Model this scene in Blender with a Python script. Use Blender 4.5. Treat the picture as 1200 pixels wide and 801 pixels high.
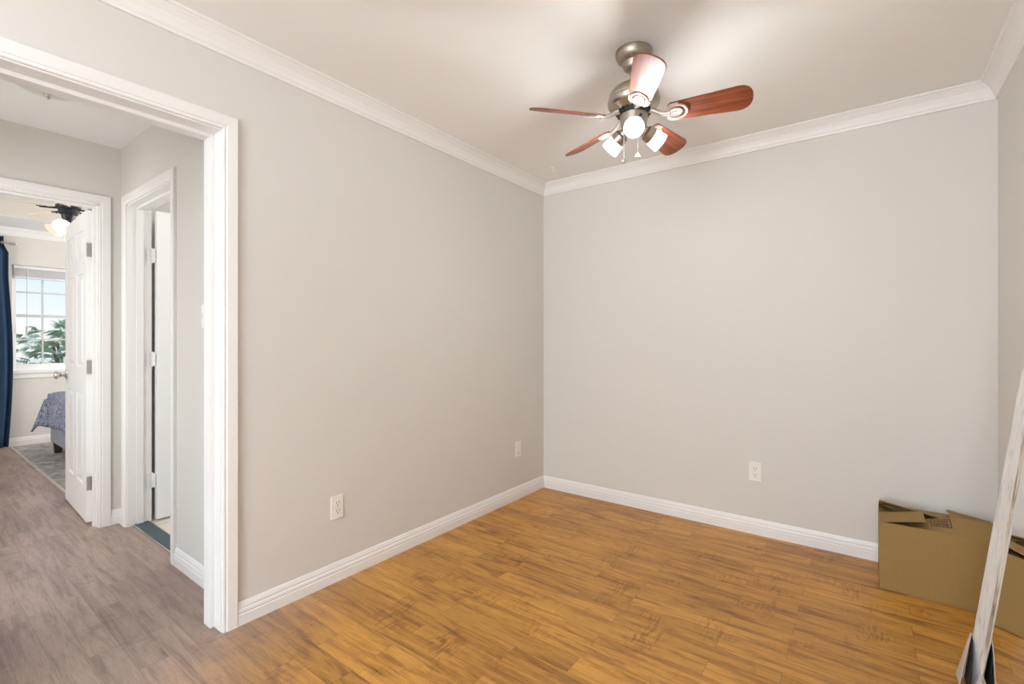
import bpy, bmesh, math, random
from mathutils import Vector, Matrix

random.seed(7)
PI = math.pi
SC = bpy.context.scene
COL = SC.collection
for o in list(bpy.data.objects):
    bpy.data.objects.remove(o)

# ------------------------------------------------------------------ camera
cam_d = bpy.data.cameras.new('camera')
cam_d.sensor_fit = 'HORIZONTAL'
cam_d.sensor_width = 36.0
cam_d.lens = 36.0 * 555.34 / 1200.0
cam_d.shift_y = -(400.5 - 397.86) / 1200.0
cam_d.clip_start = 0.02
cam = bpy.data.objects.new('camera', cam_d)
COL.objects.link(cam)
cam.location = (2.105, -3.228, 1.192)
cam.rotation_euler = (PI / 2, 0, math.radians(36.917))
SC.camera = cam

# ------------------------------------------------------------------ world, lights, exposure
SC.view_settings.view_transform = 'Standard'
SC.view_settings.look = 'None'
SC.view_settings.gamma = 1.0
SC.view_settings.use_curve_mapping = False
SC.view_settings.exposure = 0.11
SC.cycles.use_denoising = True
SC.cycles.max_bounces = 16
SC.cycles.diffuse_bounces = 12
SC.cycles.glossy_bounces = 5
SC.cycles.transparent_max_bounces = 12
SC.cycles.caustics_reflective = False
SC.cycles.caustics_refractive = False
SC.cycles.sample_clamp_indirect = 10.0

world = bpy.data.worlds.new('sky')
SC.world = world
world.use_nodes = True
wn, wl = world.node_tree.nodes, world.node_tree.links
wn.clear()
w_out = wn.new('ShaderNodeOutputWorld')
w_bg = wn.new('ShaderNodeBackground')
w_ramp = wn.new('ShaderNodeValToRGB')
w_sep = wn.new('ShaderNodeSeparateXYZ')
w_tc = wn.new('ShaderNodeTexCoord')
wl.new(w_tc.outputs['Generated'], w_sep.inputs[0])
wl.new(w_sep.outputs['Z'], w_ramp.inputs[0])
r = w_ramp.color_ramp
r.elements[0].position = 0.0
r.elements[0].color = (0.93, 0.93, 0.93, 1)
r.elements[1].position = 0.13
r.elements[1].color = (0.60, 0.80, 1.0, 1)
e = r.elements.new(0.5)
e.color = (0.38, 0.58, 0.90, 1)
wl.new(w_ramp.outputs[0], w_bg.inputs[0])
w_bg.inputs[1].default_value = 1.05
wl.new(w_bg.outputs[0], w_out.inputs[0])


def light(name, kind, loc, energy, color=(1, 1, 1), size=None, rot=(0, 0, 0), radius=None):
    d = bpy.data.lights.new(name, kind)
    d.energy = energy
    d.color = color
    if kind == 'AREA':
        d.shape = 'RECTANGLE'
        d.size, d.size_y = size
    if radius is not None:
        d.shadow_soft_size = radius
    o = bpy.data.objects.new(name, d)
    COL.objects.link(o)
    o.location = loc
    o.rotation_euler = rot
    return o


sun = light('sun', 'SUN', (-8, 6, 9), 2.2, (1.0, 0.95, 0.86), rot=(math.radians(38), 0, math.radians(-150)))
sun.data.angle = 0.02
# added fill light at an unseen rear window behind the camera
light('rear_fill_light', 'AREA', (1.62, -6.25, 1.35), 102, (0.92, 0.985, 1.03), (1.6, 1.9), (PI / 2, 0, 0))
# the photographer's flash, bounced off the ceiling behind the camera
light('bounce_flash', 'AREA', (1.6, -4.9, 1.6), 36, (0.92, 0.985, 1.03), (0.5, 0.5), (PI, 0, 0))
# added fill light at an unseen opening in the hallway side
light('hallway_fill_light', 'AREA', (-1.0, -3.36, 1.1), 11, (1.0, 0.965, 0.89), (0.8, 1.9), (PI / 2, 0, math.radians(38)))
# added cool fill light at an unseen side window of the rear room
light('side_fill_light', 'AREA', (0.05, -4.7, 1.45), 9, (0.88, 0.93, 1.0), (1.3, 1.4), (PI / 2, 0, -PI / 2))
# bedroom window: the sky is sampled through a portal
p = light('bedroom_window_portal', 'AREA', (-5.60, -1.86, 1.43), 1, size=(1.0, 1.2), rot=(PI / 2, 0, -PI / 2))
p.data.cycles.is_portal = True
# unseen bathroom lamp, then two added bedroom fill lights at unseen windows
light('unseen_bathroom_lamp', 'POINT', (-0.95, -1.25, 2.25), 15, (1.0, 0.97, 0.93), radius=0.10)
light('bedroom_near_fill_light', 'AREA', (-3.7, -4.56, 1.45), 32, (1.0, 0.97, 0.91), (1.6, 1.3), (PI / 2, 0, 0))
light('bedroom_side_fill_light', 'AREA', (-3.9, 0.94, 1.45), 108, (1.0, 0.97, 0.91), (1.6, 1.3), (PI / 2, 0, PI))

# ------------------------------------------------------------------ dimensions
W = 2.605          # room width (right wall at x = W)
H = 2.435          # ceiling
WT = 0.124         # wall thickness
YR = -6.3          # rear wall
YH = -2.287        # hallway wall with the bathroom door
XE = -1.80         # hallway end wall with the bedroom door
XB = -5.545        # bedroom window wall
YO = -2.394        # jamb of the cased opening
OH = 2.05          # opening head height


# ------------------------------------------------------------------ materials
def new_mat(name):
    m = bpy.data.materials.new(name)
    m.use_nodes = True
    return m, m.node_tree.nodes, m.node_tree.links, m.node_tree.nodes['Principled BSDF']


def plain(name, col, rough=0.5, metal=0.0, noise=0.0, nscale=30.0, bump=0.0, bscale=200.0, coat=0.0, spec=None):
    m, n, l, b = new_mat(name)
    b.inputs['Base Color'].default_value = (*col, 1)
    b.inputs['Roughness'].default_value = rough
    b.inputs['Metallic'].default_value = metal
    if coat:
        b.inputs['Coat Weight'].default_value = coat
        b.inputs['Coat Roughness'].default_value = 0.15
    if spec is not None:
        b.inputs['Specular IOR Level'].default_value = spec
    tc = n.new('ShaderNodeTexCoord')
    if noise:
        t = n.new('ShaderNodeTexNoise')
        t.inputs['Scale'].default_value = nscale
        t.inputs['Detail'].default_value = 4
        l.new(tc.outputs['Object'], t.inputs['Vector'])
        mx = n.new('ShaderNodeMix')
        mx.data_type = 'RGBA'
        mx.inputs[6].default_value = (*[c * (1 - noise) for c in col], 1)
        mx.inputs[7].default_value = (*[min(1, c * (1 + noise)) for c in col], 1)
        l.new(t.outputs['Fac'], mx.inputs[0])
        l.new(mx.outputs[2], b.inputs['Base Color'])
    if bump:
        t2 = n.new('ShaderNodeTexNoise')
        t2.inputs['Scale'].default_value = bscale
        t2.inputs['Detail'].default_value = 3
        l.new(tc.outputs['Object'], t2.inputs['Vector'])
        bp = n.new('ShaderNodeBump')
        bp.inputs['Strength'].default_value = bump
        bp.inputs['Distance'].default_value = 0.002
        l.new(t2.outputs['Fac'], bp.inputs['Height'])
        l.new(bp.outputs[0], b.inputs['Normal'])
    return m


def emit(name, col, strength, base=(0.9, 0.9, 0.9)):
    m, n, l, b = new_mat(name)
    b.inputs['Base Color'].default_value = (*base, 1)
    b.inputs['Emission Color'].default_value = (*col, 1)
    b.inputs['Emission Strength'].default_value = strength
    return m


def ramp(n, stops):
    r = n.new('ShaderNodeValToRGB')
    r.color_ramp.elements[0].position, r.color_ramp.elements[0].color = stops[0][0], (*stops[0][1], 1)
    r.color_ramp.elements[1].position, r.color_ramp.elements[1].color = stops[-1][0], (*stops[-1][1], 1)
    for p_, c_ in stops[1:-1]:
        e_ = r.color_ramp.elements.new(p_)
        e_.color = (*c_, 1)
    return r


def mat_laminate():
    m, n, l, b = new_mat('oak_laminate')
    tc = n.new('ShaderNodeTexCoord')
    br = n.new('ShaderNodeTexBrick')
    br.offset = 0.37
    br.offset_frequency = 2
    br.inputs['Scale'].default_value = 1.0
    br.inputs['Brick Width'].default_value = 0.62
    br.inputs['Row Height'].default_value = 0.092
    br.inputs['Mortar Size'].default_value = 0.0009
    br.inputs['Mortar Smooth'].default_value = 0.3
    br.inputs['Color1'].default_value = (0, 0, 0, 1)
    br.inputs['Color2'].default_value = (1, 1, 1, 1)
    br.inputs['Mortar'].default_value = (0.5, 0.5, 0.5, 1)
    # wobble plank ends a little per row
    l.new(tc.outputs['Object'], br.inputs['Vector'])
    # stretched coords
    mp = n.new('ShaderNodeMapping')
    mp.inputs['Scale'].default_value = (1.9, 20.0, 1.0)
    l.new(tc.outputs['Object'], mp.inputs['Vector'])
    mul = n.new('ShaderNodeMath')
    mul.operation = 'MULTIPLY'
    mul.inputs[1].default_value = 37.0
    l.new(br.outputs['Color'], mul.inputs[0])
    g = n.new('ShaderNodeTexNoise')
    g.noise_dimensions = '4D'
    g.inputs['Scale'].default_value = 1.25
    g.inputs['Detail'].default_value = 6
    g.inputs['Roughness'].default_value = 0.62
    g.inputs['Distortion'].default_value = 0.9
    l.new(mp.outputs[0], g.inputs['Vector'])
    l.new(mul.outputs[0], g.inputs['W'])
    rp = ramp(n, [(0.30, (0.190, 0.078, 0.016)), (0.41, (0.395, 0.180, 0.037)), (0.52, (0.550, 0.270, 0.054)), (0.75, (0.65, 0.345, 0.082))])
    l.new(g.outputs['Fac'], rp.inputs[0])
    # fine pores
    mp2 = n.new('ShaderNodeMapping')
    mp2.inputs['Scale'].default_value = (14.0, 240.0, 1.0)
    l.new(tc.outputs['Object'], mp2.inputs['Vector'])
    f = n.new('ShaderNodeTexNoise')
    f.inputs['Scale'].default_value = 1.0
    f.inputs['Detail'].default_value = 3
    l.new(mp2.outputs[0], f.inputs['Vector'])
    fr = ramp(n, [(0.32, (0.72, 0.68, 0.64)), (0.52, (1, 1, 1))])
    l.new(f.outputs['Fac'], fr.inputs[0])
    m1 = n.new('ShaderNodeMix')
    m1.data_type = 'RGBA'
    m1.blend_type = 'MULTIPLY'
    m1.inputs[0].default_value = 0.95
    l.new(rp.outputs[0], m1.inputs[6])
    l.new(fr.outputs[0], m1.inputs[7])
    # cross-figure (wavy dark flecks across the grain)
    mp3 = n.new('ShaderNodeMapping')
    mp3.inputs['Scale'].default_value = (55.0, 10.0, 1.0)
    l.new(tc.outputs['Object'], mp3.inputs['Vector'])
    fl = n.new('ShaderNodeTexNoise')
    fl.inputs['Scale'].default_value = 1.0
    fl.inputs['Detail'].default_value = 2
    fl.inputs['Distortion'].default_value = 1.5
    l.new(mp3.outputs[0], fl.inputs['Vector'])
    big = n.new('ShaderNodeTexNoise')
    big.inputs['Scale'].default_value = 5.5
    l.new(tc.outputs['Object'], big.inputs['Vector'])
    bm_ = ramp(n, [(0.50, (0, 0, 0)), (0.68, (0.9, 0.9, 0.9))])
    l.new(big.outputs['Fac'], bm_.inputs[0])
    flr = ramp(n, [(0.40, (0.68, 0.58, 0.50)), (0.52, (1, 1, 1))])
    l.new(fl.outputs['Fac'], flr.inputs[0])
    m2 = n.new('ShaderNodeMix')
    m2.data_type = 'RGBA'
    m2.blend_type = 'MULTIPLY'
    l.new(bm_.outputs[0], m2.inputs[0])
    l.new(m1.outputs[2], m2.inputs[6])
    l.new(flr.outputs[0], m2.inputs[7])
    # plank tone
    pr = ramp(n, [(0.0, (0.84, 0.82, 0.80)), (0.5, (0.97, 0.97, 0.97)), (1.0, (1.09, 1.09, 1.08))])
    l.new(br.outputs['Color'], pr.inputs[0])
    m3 = n.new('ShaderNodeMix')
    m3.data_type = 'RGBA'
    m3.blend_type = 'MULTIPLY'
    m3.inputs[0].default_value = 1.0
    l.new(m2.outputs[2], m3.inputs[6])
    l.new(pr.outputs[0], m3.inputs[7])
    # seam
    m4 = n.new('ShaderNodeMix')
    m4.data_type = 'RGBA'
    m4.inputs[7].default_value = (0.16, 0.07, 0.025, 1)
    sm = n.new('ShaderNodeMath')
    sm.operation = 'MULTIPLY'
    sm.inputs[1].default_value = 0.8
    l.new(br.outputs['Fac'], sm.inputs[0])
    l.new(sm.outputs[0], m4.inputs[0])
    l.new(m3.outputs[2], m4.inputs[6])
    # cool light painted in as taupe in the hallway and bedroom, with a ragged transition by the opening
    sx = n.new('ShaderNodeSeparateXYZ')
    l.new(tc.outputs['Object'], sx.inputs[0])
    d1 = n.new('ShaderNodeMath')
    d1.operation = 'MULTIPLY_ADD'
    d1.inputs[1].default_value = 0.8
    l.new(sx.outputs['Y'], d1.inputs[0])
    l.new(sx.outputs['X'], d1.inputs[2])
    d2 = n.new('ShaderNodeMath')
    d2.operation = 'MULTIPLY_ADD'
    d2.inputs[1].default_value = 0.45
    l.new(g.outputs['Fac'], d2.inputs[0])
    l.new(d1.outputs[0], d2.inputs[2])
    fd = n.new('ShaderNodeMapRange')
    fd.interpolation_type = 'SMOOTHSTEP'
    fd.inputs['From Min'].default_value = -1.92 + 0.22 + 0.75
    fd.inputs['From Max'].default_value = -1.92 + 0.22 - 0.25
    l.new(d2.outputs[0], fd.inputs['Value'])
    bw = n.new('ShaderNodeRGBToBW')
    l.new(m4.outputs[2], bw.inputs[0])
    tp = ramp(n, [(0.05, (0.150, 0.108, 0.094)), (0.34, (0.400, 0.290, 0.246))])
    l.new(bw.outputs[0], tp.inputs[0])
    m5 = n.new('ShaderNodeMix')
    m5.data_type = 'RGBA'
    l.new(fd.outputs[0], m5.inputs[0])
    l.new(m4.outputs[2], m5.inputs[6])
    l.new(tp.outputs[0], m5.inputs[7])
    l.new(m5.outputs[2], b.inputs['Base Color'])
    b.inputs['Roughness'].default_value = 0.38
    b.inputs['Specular IOR Level'].default_value = 0.42
    bp = n.new('ShaderNodeBump')
    bp.inputs['Strength'].default_value = 0.12
    bp.inputs['Distance'].default_value = 0.002
    l.new(f.outputs['Fac'], bp.inputs['Height'])
    l.new(bp.outputs[0], b.inputs['Normal'])
    return m


def mat_wood(name, stops, scale=(3, 40, 40), rough=0.35, coat=0.0, axis='Object'):
    m, n, l, b = new_mat(name)
    tc = n.new('ShaderNodeTexCoord')
    mp = n.new('ShaderNodeMapping')
    mp.inputs['Scale'].default_value = scale
    l.new(tc.outputs[axis], mp.inputs['Vector'])
    t = n.new('ShaderNodeTexNoise')
    t.inputs['Scale'].default_value = 1.0
    t.inputs['Detail'].default_value = 5
    t.inputs['Distortion'].default_value = 0.6
    l.new(mp.outputs[0], t.inputs['Vector'])
    rp = ramp(n, stops)
    l.new(t.outputs['Fac'], rp.inputs[0])
    l.new(rp.outputs[0], b.inputs['Base Color'])
    b.inputs['Roughness'].default_value = rough
    if coat:
        b.inputs['Coat Weight'].default_value = coat
        b.inputs['Coat Roughness'].default_value = 0.12
    return m


def mat_tile():
    m, n, l, b = new_mat('cream_tile')
    tc = n.new('ShaderNodeTexCoord')
    br = n.new('ShaderNodeTexBrick')
    br.offset = 0.0
    br.inputs['Scale'].default_value = 1.0
    br.inputs['Brick Width'].default_value = 0.31
    br.inputs['Row Height'].default_value = 0.31
    br.inputs['Mortar Size'].default_value = 0.004
    br.inputs['Color1'].default_value = (0.70, 0.64, 0.54, 1)
    br.inputs['Color2'].default_value = (0.76, 0.70, 0.60, 1)
    br.inputs['Mortar'].default_value = (0.30, 0.26, 0.21, 1)
    l.new(tc.outputs['Object'], br.inputs['Vector'])
    l.new(br.outputs['Color'], b.inputs['Base Color'])
    b.inputs['Roughness'].default_value = 0.3
    return m


def mat_duvet():
    m, n, l, b = new_mat('damask_duvet')
    tc = n.new('ShaderNodeTexCoord')
    nz = n.new('ShaderNodeTexNoise')
    nz.inputs['Scale'].default_value = 8
    nz.inputs['Detail'].default_value = 2
    nz.inputs['Distortion'].default_value = 2.2
    l.new(tc.outputs['Object'], nz.inputs['Vector'])
    wv = n.new('ShaderNodeMath')
    wv.operation = 'PINGPONG'
    wv.inputs[1].default_value = 0.06
    l.new(nz.outputs['Fac'], wv.inputs[0])
    rp = ramp(n, [(0.016, (0.060, 0.085, 0.17)), (0.036, (0.36, 0.39, 0.48))])
    l.new(wv.outputs[0], rp.inputs[0])
    l.new(rp.outputs[0], b.inputs['Base Color'])
    b.inputs['Roughness'].default_value = 0.9
    return m


def mat_rug():
    m, n, l, b = new_mat('faded_rug')
    tc = n.new('ShaderNodeTexCoord')
    nz = n.new('ShaderNodeTexNoise')
    nz.inputs['Scale'].default_value = 9
    nz.inputs['Detail'].default_value = 6
    nz.inputs['Roughness'].default_value = 0.75
    l.new(tc.outputs['Object'], nz.inputs['Vector'])
    rp = ramp(n, [(0.36, (0.14, 0.145, 0.16)), (0.48, (0.31, 0.295, 0.285)), (0.62, (0.43, 0.40, 0.365))])
    l.new(nz.outputs['Fac'], rp.inputs[0])
    l.new(rp.outputs[0], b.inputs['Base Color'])
    b.inputs['Roughness'].default_value = 1.0
    return m


def mat_cardboard():
    m, n, l, b = new_mat('cardboard')
    tc = n.new('ShaderNodeTexCoord')
    mp = n.new('ShaderNodeMapping')
    mp.inputs['Scale'].default_value = (160, 160, 6)
    l.new(tc.outputs['Object'], mp.inputs['Vector'])
    t = n.new('ShaderNodeTexNoise')
    t.inputs['Scale'].default_value = 1.0
    t.inputs['Detail'].default_value = 2
    l.new(mp.outputs[0], t.inputs['Vector'])
    rp = ramp(n, [(0.3, (0.300, 0.190, 0.068)), (0.7, (0.312, 0.199, 0.073))])
    l.new(t.outputs['Fac'], rp.inputs[0])
    l.new(rp.outputs[0], b.inputs['Base Color'])
    b.inputs['Roughness'].default_value = 0.75
    b.inputs['Specular IOR Level'].default_value = 0.25
    return m


def mat_glass():
    m, n, l, b = new_mat('window_glass')
    n.remove(b)
    out = n['Material Output']
    tr = n.new('ShaderNodeBsdfTransparent')
    gl = n.new('ShaderNodeBsdfGlossy')
    gl.inputs['Roughness'].default_value = 0.02
    fz = n.new('ShaderNodeFresnel')
    fz.inputs['IOR'].default_value = 1.35
    mx = n.new('ShaderNodeMixShader')
    l.new(fz.outputs[0], mx.inputs[0])
    l.new(tr.outputs[0], mx.inputs[1])
    l.new(gl.outputs[0], mx.inputs[2])
    l.new(mx.outputs[0], out.inputs[0])
    return m


M = {
    'wall': plain('beige_wall_paint', (0.655, 0.640, 0.612), 0.85, noise=0.012, nscale=3, bump=0.05, bscale=170, spec=0.2),
    'ceiling': plain('ceiling_paint', (0.83, 0.83, 0.82), 0.9, bump=0.05, bscale=160, spec=0.2),
    'hall_ceiling': plain('white_ceiling_paint', (0.80, 0.80, 0.80), 0.9, bump=0.05, bscale=160, spec=0.2),
    'trim': plain('white_trim_paint', (0.79, 0.785, 0.78), 0.42, noise=0.008, nscale=8),
    'door': plain('white_door_paint', (0.84, 0.84, 0.84), 0.35, noise=0.006, nscale=8),
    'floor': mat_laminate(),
    'tile': mat_tile(),
    'slate': plain('dark_slate_threshold', (0.055, 0.085, 0.095), 0.6, noise=0.3, nscale=60),
    'nickel': plain('brushed_nickel', (0.46, 0.42, 0.36), 0.34, 1.0, noise=0.10, nscale=90),
    'pewter': plain('aged_pewter', (0.40, 0.35, 0.29), 0.42, 1.0, noise=0.22, nscale=55),
    'satin': plain('satin_nickel_hardware', (0.62, 0.60, 0.58), 0.3, 1.0, noise=0.05, nscale=80),
    'painted_hinge': plain('painted_hinge', (0.74, 0.74, 0.75), 0.45, 0.0, noise=0.15, nscale=90),
    'iron': plain('pale_cast_metal', (0.78, 0.72, 0.68), 0.32, 0.75, noise=0.08, nscale=90),
    'black': plain('black_enamel', (0.018, 0.018, 0.02), 0.4, noise=0.3, nscale=60),
    'blade': mat_wood('mahogany_blade', [(0.3, (0.075, 0.017, 0.008)), (0.5, (0.19, 0.042, 0.014)), (0.7, (0.29, 0.075, 0.024))], (4, 60, 20), 0.52, coat=0.12),
    'blade_edge': plain('dark_blade_edge', (0.06, 0.03, 0.02), 0.5, noise=0.2, nscale=40),
    'bulb': emit('lit_bulb', (1.0, 0.95, 0.87), 10.0),
    'frosted': emit('lit_frosted_glass', (1.0, 0.96, 0.90), 3.0, (0.92, 0.9, 0.87)),
    'chain': plain('pale_chain', (0.80, 0.78, 0.74), 0.35, 0.4, noise=0.1, nscale=200),
    'white_plastic': plain('white_plastic', (0.80, 0.78, 0.74), 0.35, noise=0.01, nscale=40),
    'slot': plain('dark_slot', (0.05, 0.045, 0.04), 0.7, noise=0.2, nscale=80),
    'cardboard': mat_cardboard(),
    'ink': plain('brown_printing_ink', (0.035, 0.020, 0.008), 0.8, noise=0.2, nscale=200),
    'washed': mat_wood('whitewashed_wood', [(0.28, (0.40, 0.39, 0.38)), (0.38, (0.58, 0.57, 0.56)), (0.50, (0.66, 0.655, 0.645)), (0.7, (0.72, 0.71, 0.69))], (70, 70, 7), 0.55),
    'bead': mat_wood('worn_gilt_bead', [(0.35, (0.20, 0.15, 0.10)), (0.5, (0.52, 0.45, 0.36)), (0.7, (0.66, 0.60, 0.50))], (40, 40, 5), 0.45),
    'mirror': plain('mirror_glass', (0.93, 0.94, 0.93), 0.0, 1.0),
    'paperboard': plain('grey_paperboard', (0.52, 0.43, 0.38), 0.8, noise=0.08, nscale=40),
    'dark_shade_sheet': plain('dark_shade_sheet', (0.020, 0.015, 0.013), 0.9, noise=0.2, nscale=50),
    'navy': plain('navy_curtain', (0.008, 0.036, 0.085), 0.85, noise=0.25, nscale=120),
    'bluegrey': plain('grey_upholstery', (0.28, 0.31, 0.35), 0.9, noise=0.1, nscale=160, bump=0.2, bscale=400),
    'darkwood': mat_wood('dark_leg_wood', [(0.3, (0.03, 0.017, 0.012)), (0.7, (0.075, 0.042, 0.03))], (30, 30, 4), 0.45),
    'duvet': mat_duvet(),
    'rug': mat_rug(),
    'rug_border': plain('rug_border', (0.50, 0.45, 0.40), 1.0, noise=0.15, nscale=90),
    'bronze': plain('dark_bronze', (0.022, 0.026, 0.04), 0.4, 0.3, noise=0.2, nscale=60),
    'pale_blade': mat_wood('pale_maple_blade', [(0.3, (0.62, 0.55, 0.45)), (0.7, (0.72, 0.66, 0.56))], (4, 50, 20), 0.5),
    'glow_shade': emit('glowing_shade', (1.0, 0.82, 0.62), 0.45, (0.70, 0.60, 0.50)),
    'lamp_glass': plain('frosted_lamp_glass', (0.62, 0.61, 0.59), 0.35, noise=0.01, nscale=10),
    'glass': mat_glass(),
    'window_frame': plain('white_vinyl', (0.84, 0.85, 0.87), 0.4, noise=0.01, nscale=10),
    'muntin': plain('grey_muntin', (0.55, 0.57, 0.60), 0.5, noise=0.05, nscale=30),
    'blind': plain('white_blind_slats', (0.72, 0.72, 0.74), 0.5, noise=0.03, nscale=30),
    'ground': plain('pale_concrete', (0.72, 0.64, 0.54), 0.9, noise=0.08, nscale=1.5),
    'leaf': plain('green_fronds', (0.34, 0.46, 0.32), 0.5, noise=0.7, nscale=4),
    'bark': plain('bark', (0.16, 0.11, 0.075), 0.9, noise=0.4, nscale=14),
}


# ------------------------------------------------------------------ mesh helpers
def empty_bm():
    return bmesh.new()


def obj(name, bm, mat, parent=None, smooth=False, bevel=0.0, segs=2):
    me = bpy.data.meshes.new(name)
    bmesh.ops.recalc_face_normals(bm, faces=bm.faces)
    bm.to_mesh(me)
    bm.free()
    o = bpy.data.objects.new(name, me)
    COL.objects.link(o)
    me.materials.append(mat)
    if smooth:
        for p_ in me.polygons:
            p_.use_smooth = True
        try:
            me.set_sharp_from_angle(angle=math.radians(40))
        except Exception:
            pass
    if bevel:
        md = o.modifiers.new('bevel', 'BEVEL')
        md.width = bevel
        md.segments = segs
        md.limit_method = 'ANGLE'
        md.angle_limit = math.radians(35)
    if parent is not None:
        o.parent = parent
    return o


def thing(name, label, cat, loc=(0, 0, 0), rotz=0.0, group=None):
    o = bpy.data.objects.new(name, None)
    o.empty_display_size = 0.05
    COL.objects.link(o)
    o.location = loc
    o.rotation_euler = (0, 0, rotz)
    return tag(o, label, cat, group)


def tag(o, label, cat, group=None, kind=None):
    o['label'] = label
    o['category'] = cat
    if group:
        o['group'] = group
    if kind:
        o['kind'] = kind
    return o


def struct(o, kind='structure'):
    o['kind'] = kind
    return o


def struct_root(name):
    o = bpy.data.objects.new(name, None)
    COL.objects.link(o)
    return struct(o)


def add_box(bm, p0, p1, mat=None):
    x0, y0, z0 = p0
    x1, y1, z1 = p1
    c = [(x0, y0, z0), (x1, y0, z0), (x1, y1, z0), (x0, y1, z0), (x0, y0, z1), (x1, y0, z1), (x1, y1, z1), (x0, y1, z1)]
    if mat is not None:
        c = [mat @ Vector(q) for q in c]
    v = [bm.verts.new(q) for q in c]
    for f in ((0, 3, 2, 1), (4, 5, 6, 7), (0, 1, 5, 4), (1, 2, 6, 5), (2, 3, 7, 6), (3, 0, 4, 7)):
        bm.faces.new([v[i] for i in f])
    return bm


def add_lathe(bm, prof, seg=32, mat=None, cap=True):
    """prof: list of (r, z) bottom to top (or any order)."""
    rings = []
    for r_, z_ in prof:
        ring = []
        for i in range(seg):
            a_ = 2 * PI * i / seg
            q = Vector((r_ * math.cos(a_), r_ * math.sin(a_), z_))
            if mat is not None:
                q = mat @ q
            ring.append(bm.verts.new(q))
        rings.append(ring)
    for a_, b_ in zip(rings, rings[1:]):
        for i in range(seg):
            j = (i + 1) % seg
            bm.faces.new((a_[i], a_[j], b_[j], b_[i]))
    if cap:
        bm.faces.new(list(reversed(rings[0])))
        bm.faces.new(rings[-1])
    return bm


def add_tube(bm, pts, rad, seg=10, closed=False, mat=None):
    pts = [Vector(q) for q in pts]
    n_ = len(pts)
    rads = rad if isinstance(rad, (list, tuple)) else [rad] * n_
    rings = []
    up = Vector((0, 0, 1))
    for i, q in enumerate(pts):
        if closed:
            t = (pts[(i + 1) % n_] - pts[i - 1]).normalized()
        else:
            t = (pts[min(i + 1, n_ - 1)] - pts[max(i - 1, 0)]).normalized()
        u = up if abs(t.dot(up)) < 0.95 else Vector((1, 0, 0))
        s_ = t.cross(u).normalized()
        k_ = s_.cross(t).normalized()
        ring = []
        for j in range(seg):
            a_ = 2 * PI * j / seg
            w_ = q + (s_ * math.cos(a_) + k_ * math.sin(a_)) * rads[i]
            if mat is not None:
                w_ = mat @ w_
            ring.append(bm.verts.new(w_))
        rings.append(ring)
    rng = range(n_) if closed else range(n_ - 1)
    for i in rng:
        a_, b_ = rings[i], rings[(i + 1) % n_]
        for j in range(seg):
            k2 = (j + 1) % seg
            bm.faces.new((a_[j], a_[k2], b_[k2], b_[j]))
    if not closed:
        bm.faces.new(list(reversed(rings[0])))
        bm.faces.new(rings[-1])
    return bm


def add_prism(bm, outline, z0, z1, mat=None):
    lo, hi = [], []
    for x_, y_ in outline:
        a_, b_ = Vector((x_, y_, z0)), Vector((x_, y_, z1))
        if mat is not None:
            a_, b_ = mat @ a_, mat @ b_
        lo.append(bm.verts.new(a_))
        hi.append(bm.verts.new(b_))
    n_ = len(outline)
    bm.faces.new(list(reversed(lo)))
    bm.faces.new(hi)
    for i in range(n_):
        j = (i + 1) % n_
        bm.faces.new((lo[i], lo[j], hi[j], hi[i]))
    return bm


def add_sweep(bm, path, N, prof, side=1.0):
    """Sweep a closed profile [(a, b)] along a mitred polyline lying in the plane with
    normal N; a runs along the in-plane side direction (N x t * side), b along N."""
    N = Vector(N).normalized()
    P = [Vector(q) for q in path]
    rings = []
    for i, q in enumerate(P):
        ts = []
        if i > 0:
            ts.append((P[i] - P[i - 1]).normalized())
        if i < len(P) - 1:
            ts.append((P[i + 1] - P[i]).normalized())
        sd = [N.cross(t) * side for t in ts]
        if len(sd) == 2:
            m_ = (sd[0] + sd[1]).normalized()
            m_ = m_ / max(0.2, m_.dot(sd[0]))
        else:
            m_ = sd[0]
        rings.append([bm.verts.new(q + m_ * a_ + N * b_) for a_, b_ in prof])
    k_ = len(prof)
    for a_, b_ in zip(rings, rings[1:]):
        for j in range(k_):
            j2 = (j + 1) % k_
            bm.faces.new((a_[j], a_[j2], b_[j2], b_[j]))
    bm.faces.new(rings[0])
    bm.faces.new(list(reversed(rings[-1])))
    return bm


def wall(name, axis, c0, c1, a0, a1, z0, z1, holes=(), mat=None):
    """A wall slab. axis 'x': the wall lies in a plane x = const between c0 and c1 and runs along y
    from a0 to a1.  holes: (s0, s1, zlo, zhi)."""
    bm = empty_bm()
    ss = sorted({a0, a1, *[h for q in holes for h in q[:2]]})
    zs = sorted({z0, z1, *[h for q in holes for h in q[2:]]})
    for s0, s1 in zip(ss, ss[1:]):
        for q0, q1 in zip(zs, zs[1:]):
            mid = ((s0 + s1) / 2, (q0 + q1) / 2)
            if any(h[0] < mid[0] < h[1] and h[2] < mid[1] < h[3] for h in holes):
                continue
            if axis == 'x':
                add_box(bm, (c0, s0, q0), (c1, s1, q1))
            else:
                add_box(bm, (s0, c0, q0), (s1, c1, q1))
    bmesh.ops.remove_doubles(bm, verts=bm.verts, dist=1e-5)
    # drop coincident interior faces
    seen = {}
    for f in list(bm.faces):
        key = tuple(sorted(v.index for v in f.verts)) if False else tuple(sorted((round(v.co.x, 4), round(v.co.y, 4), round(v.co.z, 4)) for v in f.verts))
        seen.setdefault(key, []).append(f)
    dead = [f for fs in seen.values() if len(fs) > 1 for f in fs]
    if dead:
        bmesh.ops.delete(bm, geom=dead, context='FACES_ONLY')
    return struct(obj(name, bm, mat or M['wall']))


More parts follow.
